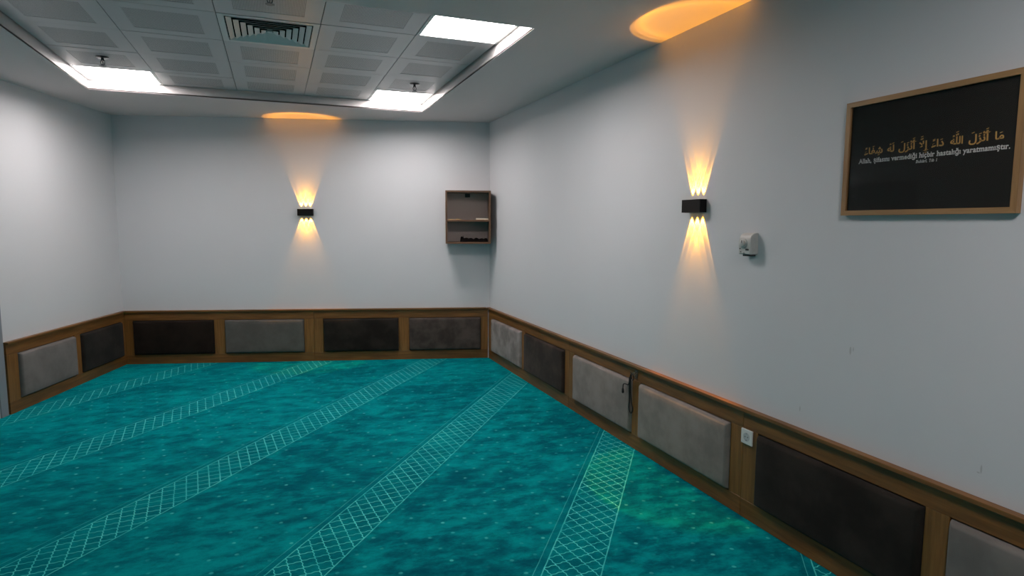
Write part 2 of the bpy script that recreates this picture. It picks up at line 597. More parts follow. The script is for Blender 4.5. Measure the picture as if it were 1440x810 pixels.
# ------------------------------------------------------------------ air diffuser
i, j = DIFF_CELL
cx, cy = (COLS[i] + COLS[i + 1]) / 2, (ROWS[j] + ROWS[j + 1]) / 2
e = empty('air_diffuser', (cx, cy, HP))
tag(e, 'square four-way air conditioning diffuser with nested louvres in the ceiling recess', 'air vent')
wd, dd_ = COLS[i + 1] - COLS[i] - 0.006, ROWS[j + 1] - ROWS[j] - 0.006
ring_plate(wd, dd_, 0.52, 0.52, -0.003, 0.012).build('frame', MAT['vane'], e)
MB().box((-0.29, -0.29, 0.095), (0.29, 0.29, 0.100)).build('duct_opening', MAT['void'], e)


def square_ring(mb, pts):
    """sweep a closed cross-section (half size, z) around a square"""
    rings = []
    for (h, z) in pts:
        rings.append([mb.bm.verts.new((sx * h, sy * h, z)) for sx, sy in ((-1, -1), (1, -1), (1, 1), (-1, 1))])
    n = len(rings)
    for a in range(n):
        r0, r1 = rings[a], rings[(a + 1) % n]
        for k in range(4):
            mb.bm.faces.new((r0[k], r0[(k + 1) % 4], r1[(k + 1) % 4], r1[k]))


for k in range(6):
    ho = 0.252 - k * 0.040
    mb = MB()
    square_ring(mb, [(ho, -0.004), (ho - 0.030, 0.009), (ho - 0.0305, 0.0078), (ho - 0.0005, -0.0052)])
    mb.build('louvre', MAT['vane'], e)
MB().box((-0.016, -0.016, 0.0), (0.016, 0.016, 0.02), 0.003).build('centre_cap', MAT['vane'], e)


# ------------------------------------------------------------------ sprinklers
def sprinkler(loc, label):
    e = empty('fire_sprinkler', loc)
    tag(e, label, 'sprinkler', 'pendent sprinklers under the ceiling tiles')
    MB().lathe([(0.044, -0.0005), (0.044, -0.003), (0.034, -0.007), (0.012, -0.010)], n=24).build('escutcheon', MAT['dark_chrome'], e, smooth=True)
    MB().lathe([(0.010, -0.008), (0.010, -0.020), (0.013, -0.021), (0.013, -0.028), (0.008, -0.029)], n=12).build('body', MAT['dark_chrome'], e, smooth=True)
    for s in (-1, 1):
        MB().tube([(s * 0.008, 0, -0.027), (s * 0.015, 0, -0.038), (s * 0.012, 0, -0.052), (s * 0.003, 0, -0.060)], 0.0032, 6).build('frame_arm', MAT['dark_chrome'], e, smooth=True)
    MB().lathe([(0.0025, -0.028), (0.0025, -0.057)], n=8).build('glass_bulb', MAT['dark_plastic'], e, smooth=True)
    mb = MB().lathe([(0.005, -0.058), (0.006, -0.062), (0.024, -0.064), (0.024, -0.0655), (0.002, -0.066)], n=16)
    mb.build('deflector', MAT['dark_chrome'], e, smooth=True)


sprinkler((-1.17, 5.60, HP), 'small pendent sprinkler beside the far left LED panel')
sprinkler((1.22, 5.60, HP), 'small pendent sprinkler beside the far right LED panel')
sprinkler((0.02, 3.72, HP), 'small pendent sprinkler at the top edge, nearer than the air diffuser')


# ================================================================== wall panelling
def WL(wall, x, z=0.0, out=0.0):
    """world point on a wall: x along the wall, out = distance into the room"""
    if wall == 'R':
        return Vector((RX - out, CY - x, z))
    if wall == 'B':
        return Vector((LXC, LYC, 0)) + BT * x - BN * out + Vector((0, 0, z))
    return Vector((LXC, LYC, 0)) + BN * x + BT * out + Vector((0, 0, z))


ROT = {'R': ROT_R, 'B': ROT_B, 'L': ROT_L}
TH = 0.020        # face of the panelling stands this far off the wall
ZB, ZT, ZL = 0.108, 0.496, 0.593

SU = {
    'l1': mat_suede('suede_light_taupe', (0.250, 0.220, 0.200), 0.16, 1.0),
    'l2': mat_suede('suede_light_mottled', (0.270, 0.235, 0.220), 0.30, 2.0),
    'l3': mat_suede('suede_taupe', (0.175, 0.160, 0.148), 0.14, 3.0),
    'l4': mat_suede('suede_pale_grey', (0.175, 0.160, 0.150), 0.13, 9.0),
    'd1': mat_suede('suede_charcoal', (0.021, 0.017, 0.014), 0.35, 4.0),
    'd2': mat_suede('suede_black_brown', (0.016, 0.010, 0.007), 0.30, 5.0),
    'd3': mat_suede('suede_dark_taupe', (0.075, 0.058, 0.050), 0.38, 6.0),
    'd4': mat_suede('suede_dark_brown', (0.040, 0.028, 0.022), 0.40, 7.0),
    'm1': mat_suede('suede_mid_grey', (0.118, 0.108, 0.098), 0.15, 8.0),
}


def cushion_mesh(w, h, t, r=0.020):
    def axis(n):
        e = [0.0, 0.08, 0.22, 0.42, 0.68, 1.0]
        a = [x * r for x in e]
        mid = [r + (n - 2 * r) * k / 10 for k in range(1, 10)]
        return a + mid + [n - x for x in reversed(a)]
    xs, zs = axis(w), axis(h)
    bm = bmesh.new()
    grid = []
    for z in zs:
        row = []
        for x in xs:
            dx, dz = min(x, w - x), min(z, h - z)
            fx = math.sqrt(max(0, 1 - (1 - min(dx / r, 1)) ** 2))
            fz = math.sqrt(max(0, 1 - (1 - min(dz / r, 1)) ** 2))
            bulge = 0.006 * math.sin(math.pi * x / w) ** 0.6 * math.sin(math.pi * z / h) ** 0.6
            y = -(t * min(fx, fz) * (0.35 + 0.65 * max(fx, fz)) + bulge)
            # rounded corner pulled in
            row.append(bm.verts.new((x, y, z)))
        grid.append(row)
    for a in range(len(zs) - 1):
        for b in range(len(xs) - 1):
            bm.faces.new((grid[a][b], grid[a][b + 1], grid[a + 1][b + 1], grid[a + 1][b]))
    # closed back
    loop = grid[0][:] + [g[-1] for g in grid[1:]] + grid[-1][-2::-1] + [g[0] for g in grid[-2:0:-1]]
    back = [bm.verts.new((v.co.x, 0.004, v.co.z)) for v in loop]
    n = len(loop)
    for k in range(n):
        bm.faces.new((loop[k], loop[(k + 1) % n], back[(k + 1) % n], back[k]))
    bm.faces.new(back)
    bmesh.ops.recalc_face_normals(bm, faces=bm.faces[:])
    me = bpy.data.meshes.new('cushion')
    bm.to_mesh(me)
    bm.free()
    for p in me.polygons:
        p.use_smooth = True
    return me


def panel_unit(wall, a, b, cushions, label, zoff=0.0):
    """a..b along the wall; cushions: list of (x0, x1, material key, label)"""
    e = empty('wall_panelling', WL(wall, a), ROT[wall])
    tag(e, label, 'wall panelling', 'oak panelling units with suede cushions round the room')
    L_ = b - a
    g = 0.0012
    MB().box((g, -0.008, 0.002), (L_ - g, -0.001, ZL)).build('backing_board', MAT['wood_x'], e)
    MB().box((g, -TH, 0.002), (L_ - g, -0.008, ZB - 0.004), 0.0012, 1).build('bottom_rail', MAT['wood_x'], e)
    MB().box((g, -TH, ZT + 0.004), (L_ - g, -0.008, ZL), 0.0012, 1).build('top_rail', MAT['wood_x'], e)
    xs = [0.0]
    for c in cushions:
        xs += [c[0] - a, c[1] - a]
    xs.append(L_)
    for k in range(0, len(xs), 2):
        s0, s1 = xs[k] + (g if k == 0 else 0.004), xs[k + 1] - (g if k == len(xs) - 2 else 0.004)
        if s1 - s0 > 0.01:
            MB().box((s0, -TH + 0.0006, ZB - 0.0035), (s1, -0.008, ZT + 0.0035), 0.001, 1).build('stile', MAT['wood_z'], e)
    for (c0, c1, mk, lab) in cushions:
        o = link('cushion', cushion_mesh(c1 - c0 - 0.004, ZT - ZB - 0.004, 0.034), SU[mk], e, (c0 - a + 0.002, -0.012, ZB + 0.002))
        o['label'] = lab
    return e


def ry(y):
    return CY - y


LEND = -1.872
panel_unit('L', LEND, -0.001, [(-1.735, -0.950, 'l4', 'mid grey suede cushion nearest the door frame'),
                               (-0.850, -0.090, 'd1', 'charcoal suede cushion beside the far left corner')],
           'short oak panelling unit on the left wall with one grey and one charcoal cushion')
panel_unit('B', 0.022, 2.090, [(0.110, 0.980, 'd2', 'almost black suede cushion'), (1.100, 1.978, 'm1', 'mid grey suede cushion')],
           'oak panelling unit on the end wall, left half, with black and grey cushions')
panel_unit('B', 2.090, 4.107, [(2.197, 3.056, 'd1', 'charcoal suede cushion'), (3.178, 4.022, 'd3', 'mottled dark taupe suede cushion')],
           'oak panelling unit on the end wall under the small shelf, two dark cushions')
panel_unit('R', 0.022, ry(4.690), [(ry(6.690), ry(5.780), 'l2', 'mottled light taupe suede cushion next to the corner'),
                                   (ry(5.680), ry(4.770), 'd4', 'dark brown suede cushion')],
           'oak panelling unit on the right wall at the far corner, light and dark cushions')
panel_unit('R', ry(4.690), ry(2.567), [(ry(4.582), ry(3.678), 'l1', 'light taupe suede cushion left of the hanging cord'),
                                       (ry(3.573), ry(2.667), 'l1', 'light taupe suede cushion right of the hanging cord')],
           'oak panelling unit on the right wall below the wall lamp, two light taupe cushions')
panel_unit('R', ry(2.567), ry(0.444), [(ry(2.455), ry(1.566), 'd1', 'large charcoal suede cushion'),
                                       (ry(1.466), ry(0.560), 'l3', 'taupe suede cushion at the bottom right')],
           'nearest oak panelling unit on the right wall with a large charcoal cushion by the socket')


def ledge(wall, a, b, label):
    e = MB().box((0, -0.040, 0), (b - a, -0.001, 0.018), 0.0025, 2).build('panelling_ledge', MAT['wood_x'], None, WL(wall, a, ZL), ROT[wall])
    tag(e, label, 'ledge', 'oak cap ledges on the panelling')


ledge('L', LEND, -0.001, 'narrow oak cap ledge along the left wall panelling')
ledge('B', 0.041, BLEN - 0.042, 'narrow oak cap ledge along the end wall panelling')
ledge('R', 0.001, ry(0.444), 'long narrow oak cap ledge along the right wall panelling')

# ------------------------------------------------------------------ door with grey frame, left end of the left wall
d = empty('door_1', WL('L', LEND - 1.075), ROT_L)
tag(d, 'grey metal door frame at the end of the left panelling', None, None, 'structure')
MB().box((0.985, -0.010, 0.0), (1.068, -0.001, 2.12), 0.003).build('door_jamb', MAT['grey_metal'], d)
MB().box((0.0, -0.010, 0.0), (0.083, -0.001, 2.12), 0.003).build('door_jamb', MAT['grey_metal'], d)
MB().box((0.083, -0.010, 2.037), (0.985, -0.001, 2.12), 0.003).build('door_head', MAT['grey_metal'], d)
leaf = MB().box((0.086, -0.006, 0.008), (0.982, -0.001, 2.034), 0.002).build('door_leaf', MAT['door'], d)
MB().tube([(0.16, -0.006, 1.02), (0.16, -0.050, 1.02), (0.17, -0.056, 1.02), (0.28, -0.056, 1.02)], 0.009, 10).build('door_handle', MAT['chrome'], leaf, smooth=True)


# ================================================================== wall lamps
def spot_nodes(light):
    light.use_nodes = True
    nt = light.node_tree
    em = nt.nodes['Emission']
    geo = nt.nodes.new('ShaderNodeNewGeometry')
    sep = nt.nodes.new('ShaderNodeSeparateXYZ')
    nt.links.new(geo.outputs['Incoming'], sep.inputs[0])
    c = M(nt, 'ABSOLUTE', sep.outputs[2])
    ang = M(nt, 'DIVIDE', M(nt, 'ARCCOSINE', M(nt, 'MINIMUM', c, 0.99999)), math.radians(32))
    rp = nt.nodes.new('ShaderNodeValToRGB')
    cr = rp.color_ramp
    prof = [(0.0, 0.50), (10, 0.48), (16, 0.58), (18.8, 0.85), (19.6, 1.15), (20.4, 1.1), (20.9, 0.10), (24, 0.03), (32, 0.0)]
    cr.elements[0].position, cr.elements[1].position = 0.0, 1.0
    cr.elements[0].color = (prof[0][1],) * 3 + (1,)
    cr.elements[1].color = (0, 0, 0, 1)
    for a, v in prof[1:-1]:
        el = cr.elements.new(a / 32)
        el.color = (v, v, v, 1)
    nt.links.new(ang, rp.inputs[0])
    nt.links.new(rp.outputs[0], em.inputs['Strength'])


def wall_lamp(wall, x, z, label):
    e = empty('wall_lamp', WL(wall, x, z), ROT[wall])
    tag(e, label, 'wall lamp', 'black up-and-down wall lamps')
    W2, H2, DP = 0.086, 0.038, 0.052
    MB().box((-W2 + 0.012, -0.006, -H2 + 0.008), (W2 - 0.012, -0.0005, H2 - 0.008)).build('mounting_plate', MAT['black_metal'], e)
    # housing: a sleeve open at top and bottom
    hb = MB()
    hb.box((-W2, -DP, -H2), (W2, -DP + 0.004, H2), 0.001, 1)
    hb.box((-W2, -0.008, -H2), (W2, -0.004, H2), 0.001, 1)
    hb.box((-W2, -DP + 0.004, -H2), (-W2 + 0.004, -0.008, H2))
    hb.box((W2 - 0.004, -DP + 0.004, -H2), (W2, -0.008, H2))
    hb.box((-W2 + 0.004, -DP + 0.004, -0.026), (W2 - 0.004, -0.008, 0.026))
    hb.build('housing', MAT['black_metal'], e)
    for s in (1, -1):
        for k in (-1, 0, 1):
            px, py = k * 0.050, -0.0142
            MB().lathe([(0.0058, s * 0.026), (0.0058, s * 0.030), (0.0045, s * 0.034), (0.0015, s * 0.0352)], (px, py, 0), 'z', 14).build('lens', MAT['lens'], e, smooth=True)
            ld = bpy.data.lights.new('lamp_beam', 'SPOT')
            ld.energy = LAMP_POWER * (1.0 if s > 0 else 0.92)
            ld.color = (1.0, 0.42, 0.03)
            ld.spot_size = math.radians(64)
            ld.spot_blend = 0.2
            ld.shadow_soft_size = 0.002
            spot_nodes(ld)
            lo = bpy.data.objects.new('lamp_beam', ld)
            COL.objects.link(lo)
            lo.parent = e
            lo.location = (px, py, s * 0.0392)
            lo.rotation_euler = (math.pi if s > 0 else 0, 0, 0)


wall_lamp('R', ry(3.045), 1.705, 'black up-and-down wall lamp on the right wall left of the thermostat')
wall_lamp('B', 2.036, 1.719, 'black up-and-down wall lamp in the middle of the end wall')

# ================================================================== thermostat, socket, hook and cord
e = empty('thermostat', WL('R', ry(2.583), 1.440), ROT_R)
tag(e, 'ivory rotary room thermostat on the right wall below the picture', 'thermostat')
W2 = 0.043
# side outline (depth y, height z) with rounded top
prof = [(0, 0.0), (-0.045, 0.0), (-0.050, 0.004), (-0.051, 0.060), (-0.050, 0.080), (-0.045, 0.095), (-0.034, 0.106), (-0.018, 0.112), (0, 0.113)]
mb = MB()
mb.prism([(p[0] - 0.0005, p[1]) for p in prof], 'x', -W2, W2)
bmesh.ops.bevel(mb.bm, geom=[ed for ed in mb.bm.edges if abs(ed.verts[0].co.x - ed.verts[1].co.x) < 1e-6 and ed.calc_length() > 0.003 and (ed.verts[0].co.y < -0.01 or ed.verts[1].co.y < -0.01)], offset=0.003, segments=2, affect='EDGES')
housing = mb.build('housing', MAT['ivory_plastic'], e, smooth=True)
dial = MB().lathe([(0.026, -0.0505), (0.026, -0.056), (0.024, -0.0575), (0.018, -0.0575), (0.017, -0.064), (0.015, -0.0655), (0.002, -0.0655)], (-0.006, 0, 0.058), 'y', 28).build('dial', MAT['ivory_plastic'], e, smooth=True)
MB().box((-0.0075, -0.067, 0.060), (-0.0045, -0.0655, 0.074)).build('dial_pointer', MAT['dark_plastic'], dial)
MB().box((-0.036, -0.0518, 0.026), (-0.028, -0.049, 0.032)).build('slot', MAT['dark_plastic'], housing)
MB().box((0.008, -0.0518, 0.020), (0.032, -0.049, 0.030)).build('slot', MAT['dark_plastic'], housing)
MB().box((-0.030, -0.0516, 0.010), (-0.022, -0.049, 0.015)).build('switch', MAT['dark_plastic'], housing)
MB().box((-0.008, -0.0516, 0.004), (0.004, -0.049, 0.008)).build('switch', MAT['dark_plastic'], housing)
MB().box((-0.022, -0.040, -0.010), (0.034, -0.006, 0.0005)).build('cable_entry', MAT['dark_plastic'], e)
for k in range(3):
    MB().box((W2 - 0.0003, -0.040 + k * 0.011, 0.012), (W2 + 0.0008, -0.036 + k * 0.011, 0.090)).build('side_rib', MAT['ivory_plastic'], housing)

e = empty('power_socket', WL('R', ry(2.531), 0.418, TH + 0.0005), ROT_R)
tag(e, 'white single power socket over a joint in the right wall panelling', 'socket')
ring = MB()
ring.box((-0.041, -0.009, 0.0), (0.041, 0.0, 0.081), 0.003, 2)
ring.build('cover_plate', MAT['white_plastic'], e)
well = MB()
n = 28
r0 = [well.bm.verts.new((0.0235 * math.cos(2 * math.pi * k / n), -0.0100, 0.0405 + 0.0235 * math.sin(2 * math.pi * k / n))) for k in range(n)]
r1 = [well.bm.verts.new((0.0195 * math.cos(2 * math.pi * k / n), -0.0100, 0.0405 + 0.0195 * math.sin(2 * math.pi * k / n))) for k in range(n)]
r2 = [well.bm.verts.new((0.0190 * math.cos(2 * math.pi * k / n), -0.0092, 0.0405 + 0.0190 * math.sin(2 * math.pi * k / n))) for k in range(n)]
r3 = [well.bm.verts.new((0.0235 * math.cos(2 * math.pi * k / n), -0.0088, 0.0405 + 0.0235 * math.sin(2 * math.pi * k / n))) for k in range(n)]
for a_, b_ in ((r3, r0), (r0, r1), (r1, r2)):
    for k in range(n):
        well.bm.faces.new((a_[k], a_[(k + 1) % n], b_[(k + 1) % n], b_[k]))
well.bm.faces.new(r2)
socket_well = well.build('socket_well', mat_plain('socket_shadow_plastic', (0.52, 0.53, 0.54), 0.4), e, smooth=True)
for s in (-1, 1):
    MB().lathe([(0.003, -0.0092), (0.003, -0.0098)], (s * 0.0095, 0, 0.0405), 'y', 10).build('contact_hole', MAT['dark_plastic'], socket_well)
    MB().box((-0.003, -0.0118, 0.0405 + s * 0.0175 - 0.002), (0.003, -0.0090, 0.0405 + s * 0.0175 + 0.002)).build('earth_clip', MAT['chrome'], socket_well)

# hook
e = empty('coat_hook', WL('R', ry(3.628), 0.515, TH), ROT_R)
tag(e, 'small aged metal double hook on the stile below the right wall ledge', 'hook')
MB().box((-0.020, -0.004, 0.0), (0.020, -0.0003, 0.062), 0.0015, 1).build('back_plate', MAT['hook'], e)
for s in (-1, 1):
    MB().tube([(s * 0.010, -0.004, 0.040), (s * 0.013, -0.020, 0.032), (s * 0.016, -0.032, 0.030), (s * 0.018, -0.038, 0.040), (s * 0.018, -0.037, 0.052)],
              [0.004, 0.004, 0.0038, 0.0036, 0.0045], 8).build('prong', MAT['hook'], e, smooth=True)
for z in (0.010, 0.052):
    MB().lathe([(0.003, -0.0055), (0.003, -0.004)], (0, 0, z), 'y', 8).build('screw', MAT['chrome'], e)

# prayer beads / cord hanging from the hook
e = empty('hanging_cord', WL('R', ry(3.648), 0.262, TH + 0.022), ROT_R)
tag(e, 'thin black looped cord hanging from the double hook', 'cord')


def bez(p, n=24):
    """Catmull-Rom through points"""
    p = [Vector(q) for q in p]
    out = []
    for i in range(len(p) - 1):
        a, b = p[max(i - 1, 0)], p[i]
        c, d_ = p[i + 1], p[min(i + 2, len(p) - 1)]
        for k in range(n // (len(p) - 1) + 1):
            t = k / (n // (len(p) - 1) + 1)
            out.append(0.5 * ((2 * b) + (-a + c) * t + (2 * a - 5 * b + 4 * c - d_) * t * t + (-a + 3 * b - 3 * c + d_) * t ** 3))
    out.append(p[-1])
    return out


loop = [(0.002, -0.010, 0.290), (-0.012, -0.012, 0.25), (-0.016, -0.010, 0.17), (-0.019, -0.006, 0.09), (-0.028, -0.004, 0.045), (-0.020, -0.004, 0.012),
        (-0.002, -0.004, 0.002), (0.015, -0.004, 0.014), (0.019, -0.004, 0.045), (0.004, -0.006, 0.09), (-0.002, -0.010, 0.17), (0.0, -0.012, 0.25), (0.002, -0.010, 0.290)]
MB().tube(bez(loop, 96), 0.0042, 8).build('loop', MAT['black_cord'], e, smooth=True)
MB().tube(bez([(-0.012, -0.012, 0.245), (-0.022, -0.016, 0.205), (-0.050, -0.022, 0.203), (-0.072, -0.026, 0.196), (-0.078, -0.026, 0.165)], 40), 0.004, 8).build('tail', MAT['black_cord'], e, smooth=True)
MB().lathe([(0.003, 0.168), (0.008, 0.160), (0.009, 0.135), (0.006, 0.130)], (-0.078, -0.026, 0), 'z', 10).build('tassel', MAT['black_cord'], e, smooth=True)
MB().lathe([(0.004, 0.26), (0.007, 0.255), (0.007, 0.225), (0.004, 0.22)], (-0.012, -0.012, 0), 'z', 10).build('bead', MAT['black_cord'], e, smooth=True)
MB().tube(bez([(0.004, -0.010, 0.290), (0.030, -0.014, 0.286), (0.036, -0.012, 0.262), (0.022, -0.010, 0.246), (0.006, -0.010, 0.262), (0.004, -0.010, 0.290)], 40), 0.0035, 8).build('small_loop', MAT['black_cord'], e, smooth=True)

# ================================================================== wall shelf
SD = 0.28
s0, s1, sz0, sz1 = 3.615, 4.124, 1.372, 1.967
e = empty('wall_shelf', WL('B', (s0 + s1) / 2, sz0), ROT_B)
tag(e, 'dark brown open wooden box shelf on the end wall by the corner', 'shelf')
w2, hh, bt = (s1 - s0) / 2, sz1 - sz0, 0.020
MB().box((-w2, -SD, 0), (-w2 + bt, -0.001, hh), 0.001, 1).build('side_board', MAT['shelf_z'], e)
MB().box((w2 - bt, -SD, 0), (w2, -0.001, hh), 0.001, 1).build('side_board', MAT['shelf_z'], e)
MB().box((-w2 + bt, -SD, hh - bt), (w2 - bt, -0.001, hh), 0.001, 1).build('top_board', MAT['shelf_x'], e)
MB().box((-w2 + bt, -SD, 0), (w2 - bt, -0.001, bt), 0.001, 1).build('bottom_board', MAT['shelf_x'], e)
MID = 1.641 - sz0
MB().box((-w2 + bt, -SD + 0.004, MID - bt), (w2 - bt, -0.001, MID), 0.001, 1).build('middle_board', MAT['shelf_x'], e)
MB().box((-w2 + bt, -0.006, bt), (w2 - bt, -0.001, hh - bt)).build('back_panel', mat_plain('taupe_back_panel', (0.48, 0.41, 0.38), 0.6), e)
MB().box((-0.028, -0.020, hh - bt - 0.045), (0.030, -0.006, hh - bt - 0.004), 0.002, 1).build('hanging_bracket', MAT['dark_plastic'], e)

# things on the shelf
zs = 1.641 + 0.0005
e = empty('open_booklet', WL('B', 3.715, zs, 0.215), ROT_B)
tag(e, 'tan booklet lying open at the left of the middle shelf', 'booklet')


def leaf_block(sx, t0):
    pts = []
    for k in range(9):
        u_ = k / 8
        pts.append((sx * 0.075 * u_, 0.002 + t0 * (math.sin(math.pi * min(1, u_ * 1.15) * 0.87)) ** 0.7))
    outline = [(sx * 0.0, 0.0)] + pts + [(sx * 0.075, 0.0)]
    return outline


MB().prism(leaf_block(-1, 0.007), 'y', -0.05, 0.05).build('left_pages', MAT['tan_paper'], e)
MB().prism(leaf_block(1, 0.009), 'y', -0.05, 0.05).build('right_pages', MAT['tan_paper'], e)
e = empty('book', WL('B', 4.030, zs, 0.205), ROT_B)
tag(e, 'cream closed book lying flat at the right of the middle shelf', 'book')
MB().box((-0.068, -0.055, 0.003), (0.066, 0.053, 0.015)).build('pages', MAT['cream_paper'], e)
MB().box((-0.070, -0.057, 0.0), (0.068, 0.055, 0.0029)).build('cover', MAT['tan_paper'], e)
MB().box((-0.070, -0.057, 0.0151), (0.068, 0.055, 0.0178)).build('cover', MAT['cream_paper'], e)
MB().box((0.0662, -0.057, 0.003), (0.068, 0.055, 0.015)).build('spine', MAT['tan_paper'], e)

# folded dark cloth on the bottom board
rows = []
bm = bmesh.new()
nx, ny = 36, 12
rng = random.Random(3)
ph = [rng.uniform(0, 6.28) for _ in range(6)]
CW, CD = 0.318, 0.14
topv, botv = [], []
for jy in range(ny + 1):
    rt, rb = [], []
    for ix in range(nx + 1):
        u_, v_ = ix / nx, jy / ny
        edge = min(1, min(u_, 1 - u_) / 0.05, min(v_, 1 - v_) / 0.12)
        edge = math.sqrt(max(0.0, edge * (2 - edge)))
        h = 0.026 + 0.010 * math.sin(u_ * 11 + ph[0]) * math.sin(v_ * 4 + ph[1]) + 0.006 * math.sin(u_ * 23 + v_ * 5 + ph[2])
        h += 0.012 * math.exp(-((u_ - 0.07) / 0.05) ** 2)
        h = (h - 0.006 * u_) * 1.25
        rt.append(bm.verts.new((-CW / 2 + CW * u_, -CD / 2 + CD * v_ + 0.006 * math.sin(u_ * 9), 0.002 + h * edge)))
        rb.append(bm.verts.new((-CW / 2 + CW * u_, -CD / 2 + CD * v_ + 0.006 * math.sin(u_ * 9), 0.0)))
    topv.append(rt)
    botv.append(rb)
for jy in range(ny):
    for ix in range(nx):
        bm.faces.new((topv[jy][ix], topv[jy][ix + 1], topv[jy + 1][ix + 1], topv[jy + 1][ix]))
        bm.faces.new((botv[jy][ix], botv[jy + 1][ix], botv[jy + 1][ix + 1], botv[jy][ix + 1]))
for ix in range(nx):
    bm.faces.new((topv[0][ix], botv[0][ix], botv[0][ix + 1], topv[0][ix + 1]))
    bm.faces.new((topv[ny][ix], topv[ny][ix + 1], botv[ny][ix + 1], botv[ny][ix]))
for jy in range(ny):
    bm.faces.new((topv[jy][0], topv[jy + 1][0], botv[jy + 1][0], botv[jy][0]))
    bm.faces.new((topv[jy][nx], botv[jy][nx], botv[jy + 1][nx], topv[jy + 1][nx]))
bmesh.ops.recalc_face_normals(bm, faces=bm.faces[:])
me = bpy.data.meshes.new('folded_cloth')
bm.to_mesh(me)
bm.free()
for p in me.polygons:
    p.use_smooth = True
e = empty('folded_cloth', WL('B', 3.938, sz0 + bt + 0.0005, 0.185), ROT_B)
tag(e, 'crumpled black cloth lying on the bottom board of the wall shelf', 'cloth')
link('cloth_folds', me, MAT['black_cloth'], e)
MB().tube([(-0.120, -0.02, 0.036), (-0.124, -0.024, 0.052), (-0.126, -0.026, 0.070)], [0.005, 0.004, 0.0018], 8).build('corner_tip', MAT['black_cloth'], e, smooth=True)

# ================================================================== framed text
PX0, PX1, PZ0, PZ1 = ry(2.024), ry(1.333), 1.637, 2.119
pw, phh = PX1 - PX0, PZ1 - PZ0
e = empty('picture_frame', WL('R', (PX0 + PX1) / 2, PZ0), ROT_R)
tag(e, 'dark framed text with ochre Arabic and cream lettering in a light oak frame', 'picture')
fw = 0.021
h2 = pw / 2


def bar(pts, mat):
    v0 = [(p[0], p[1]) for p in pts]
    MB().prism(v0, 'y', -0.026, -0.001).build('frame_bar', mat, e)


bar([(-h2, 0), (h2, 0), (h2 - fw, fw), (-h2 + fw, fw)], MAT['frame_x'])
bar([(-h2, phh), (-h2 + fw, phh - fw), (h2 - fw, phh - fw), (h2, phh)], MAT['frame_x'])
bar([(-h2, 0), (-h2 + fw, fw), (-h2 + fw, phh - fw), (-h2, phh)], MAT['frame_z'])
bar([(h2, 0), (h2, phh), (h2 - fw, phh - fw), (h2 - fw, fw)], MAT['frame_z'])
MB().box((-h2 + fw, -0.012, fw), (h2 - fw, -0.002, phh - fw)).build('print_panel', MAT['print'], e)
MB().box((-h2 + fw, -0.0175, fw), (h2 - fw, -0.0155, phh - fw)).build('glass_pane', MAT['glass'], e)

_glyphs = {}


def glyph(s, offset):
    """flat mesh data (verts, faces) of a character of the built-in font, at size 1"""
    key = (s, offset)
    if key not in _glyphs:
        c = bpy.data.curves.new('glyph', 'FONT')
        c.body = s
        c.offset = offset
        c.resolution_u = 3
        o = bpy.data.objects.new('glyph', c)
        COL.objects.link(o)
        bpy.context.view_layer.update()
        dg = bpy.context.evaluated_depsgraph_get()
        me = bpy.data.meshes.new_from_object(o.evaluated_get(dg))
        _glyphs[key] = ([(v.co.x, v.co.y) for v in me.vertices], [tuple(p.vertices) for p in me.polygons])
        bpy.data.objects.remove(o, do_unlink=True)
        bpy.data.curves.remove(c)
        bpy.data.meshes.remove(me)
    return _glyphs[key]


def bounds(g):
    xs = [v[0] for v in g[0]] or [0]
    ys = [v[1] for v in g[0]] or [0]
    return min(xs), max(xs), min(ys), max(ys)


def advance(ch):
    a = bounds(glyph('||', 0.0))
    one = bounds(glyph('|', 0.0))
    base = a[1] - one[1]
    b = bounds(glyph('|' + ch + '|', 0.0))
    return b[1] - one[1] - base


class Print:
    def __init__(self):
        self.v, self.f = [], []

    def add(self, g, ox, oz, s):
        n = len(self.v)
        self.v += [(ox + x * s, oz + y * s) for x, y in g[0]]
        self.f += [tuple(i + n for i in f) for f in g[1]]

    def rect(self, a, b, c, d):
        n = len(self.v)
        self.v += [(a, b), (c, b), (c, d), (a, d)]
        self.f.append((n, n + 1, n + 2, n + 3))

    def build(self, name, mat, parent, y):
        me = bpy.data.meshes.new(name)
        me.from_pydata([(x, y, z) for x, z in self.v], [], self.f)
        me.update()
        return link(name, me, mat, parent)


FATHA, SUKUN, DAMMA, SHADDA, FATHATAN, KASRA = '\u064e', '\u0652', '\u064f', '\u0651', '\u064b', '\u0650'
# each word: visual order left to right, (glyph, marks above, mark below), and its extent on the wall
ANZALA = [('\ufedd', FATHA, ''), ('\ufeb0', FATHA, ''), ('\ufee7', SUKUN, ''), ('\ufe83', FATHA, '')]
WORDS = [
    ([('\ufe8e', '', ''), ('\ufee3', FATHA, '')], 1.428, 1.396),
    (ANZALA, 1.514, 1.446),
    ([('\ufeea', DAMMA, ''), ('\ufee0', SHADDA + FATHA, ''), ('\ufedf', '', ''), ('\ufe8d', '', '')], 1.579, 1.532),
    ([('\ufe80', FATHATAN, ''), ('\ufe8d', '', ''), ('\ufea9', FATHA, '')], 1.648, 1.601),
    ([('\ufefb', SHADDA + FATHA, ''), ('\ufe87', '', KASRA)], 1.698, 1.665),
    (ANZALA, 1.782, 1.713),
    ([('\ufeea', DAMMA, ''), ('\ufedf', FATHA, '')], 1.831, 1.799),
    ([('\ufe80', FATHATAN, ''), ('\ufe8e', '', ''), ('\ufed4', FATHA, ''), ('\ufeb7', '', KASRA)], 1.935, 1.850),
]
OFF = 0.026
pcx = (PX0 + PX1) / 2


def loc_x(y):
    return ry(y) - pcx


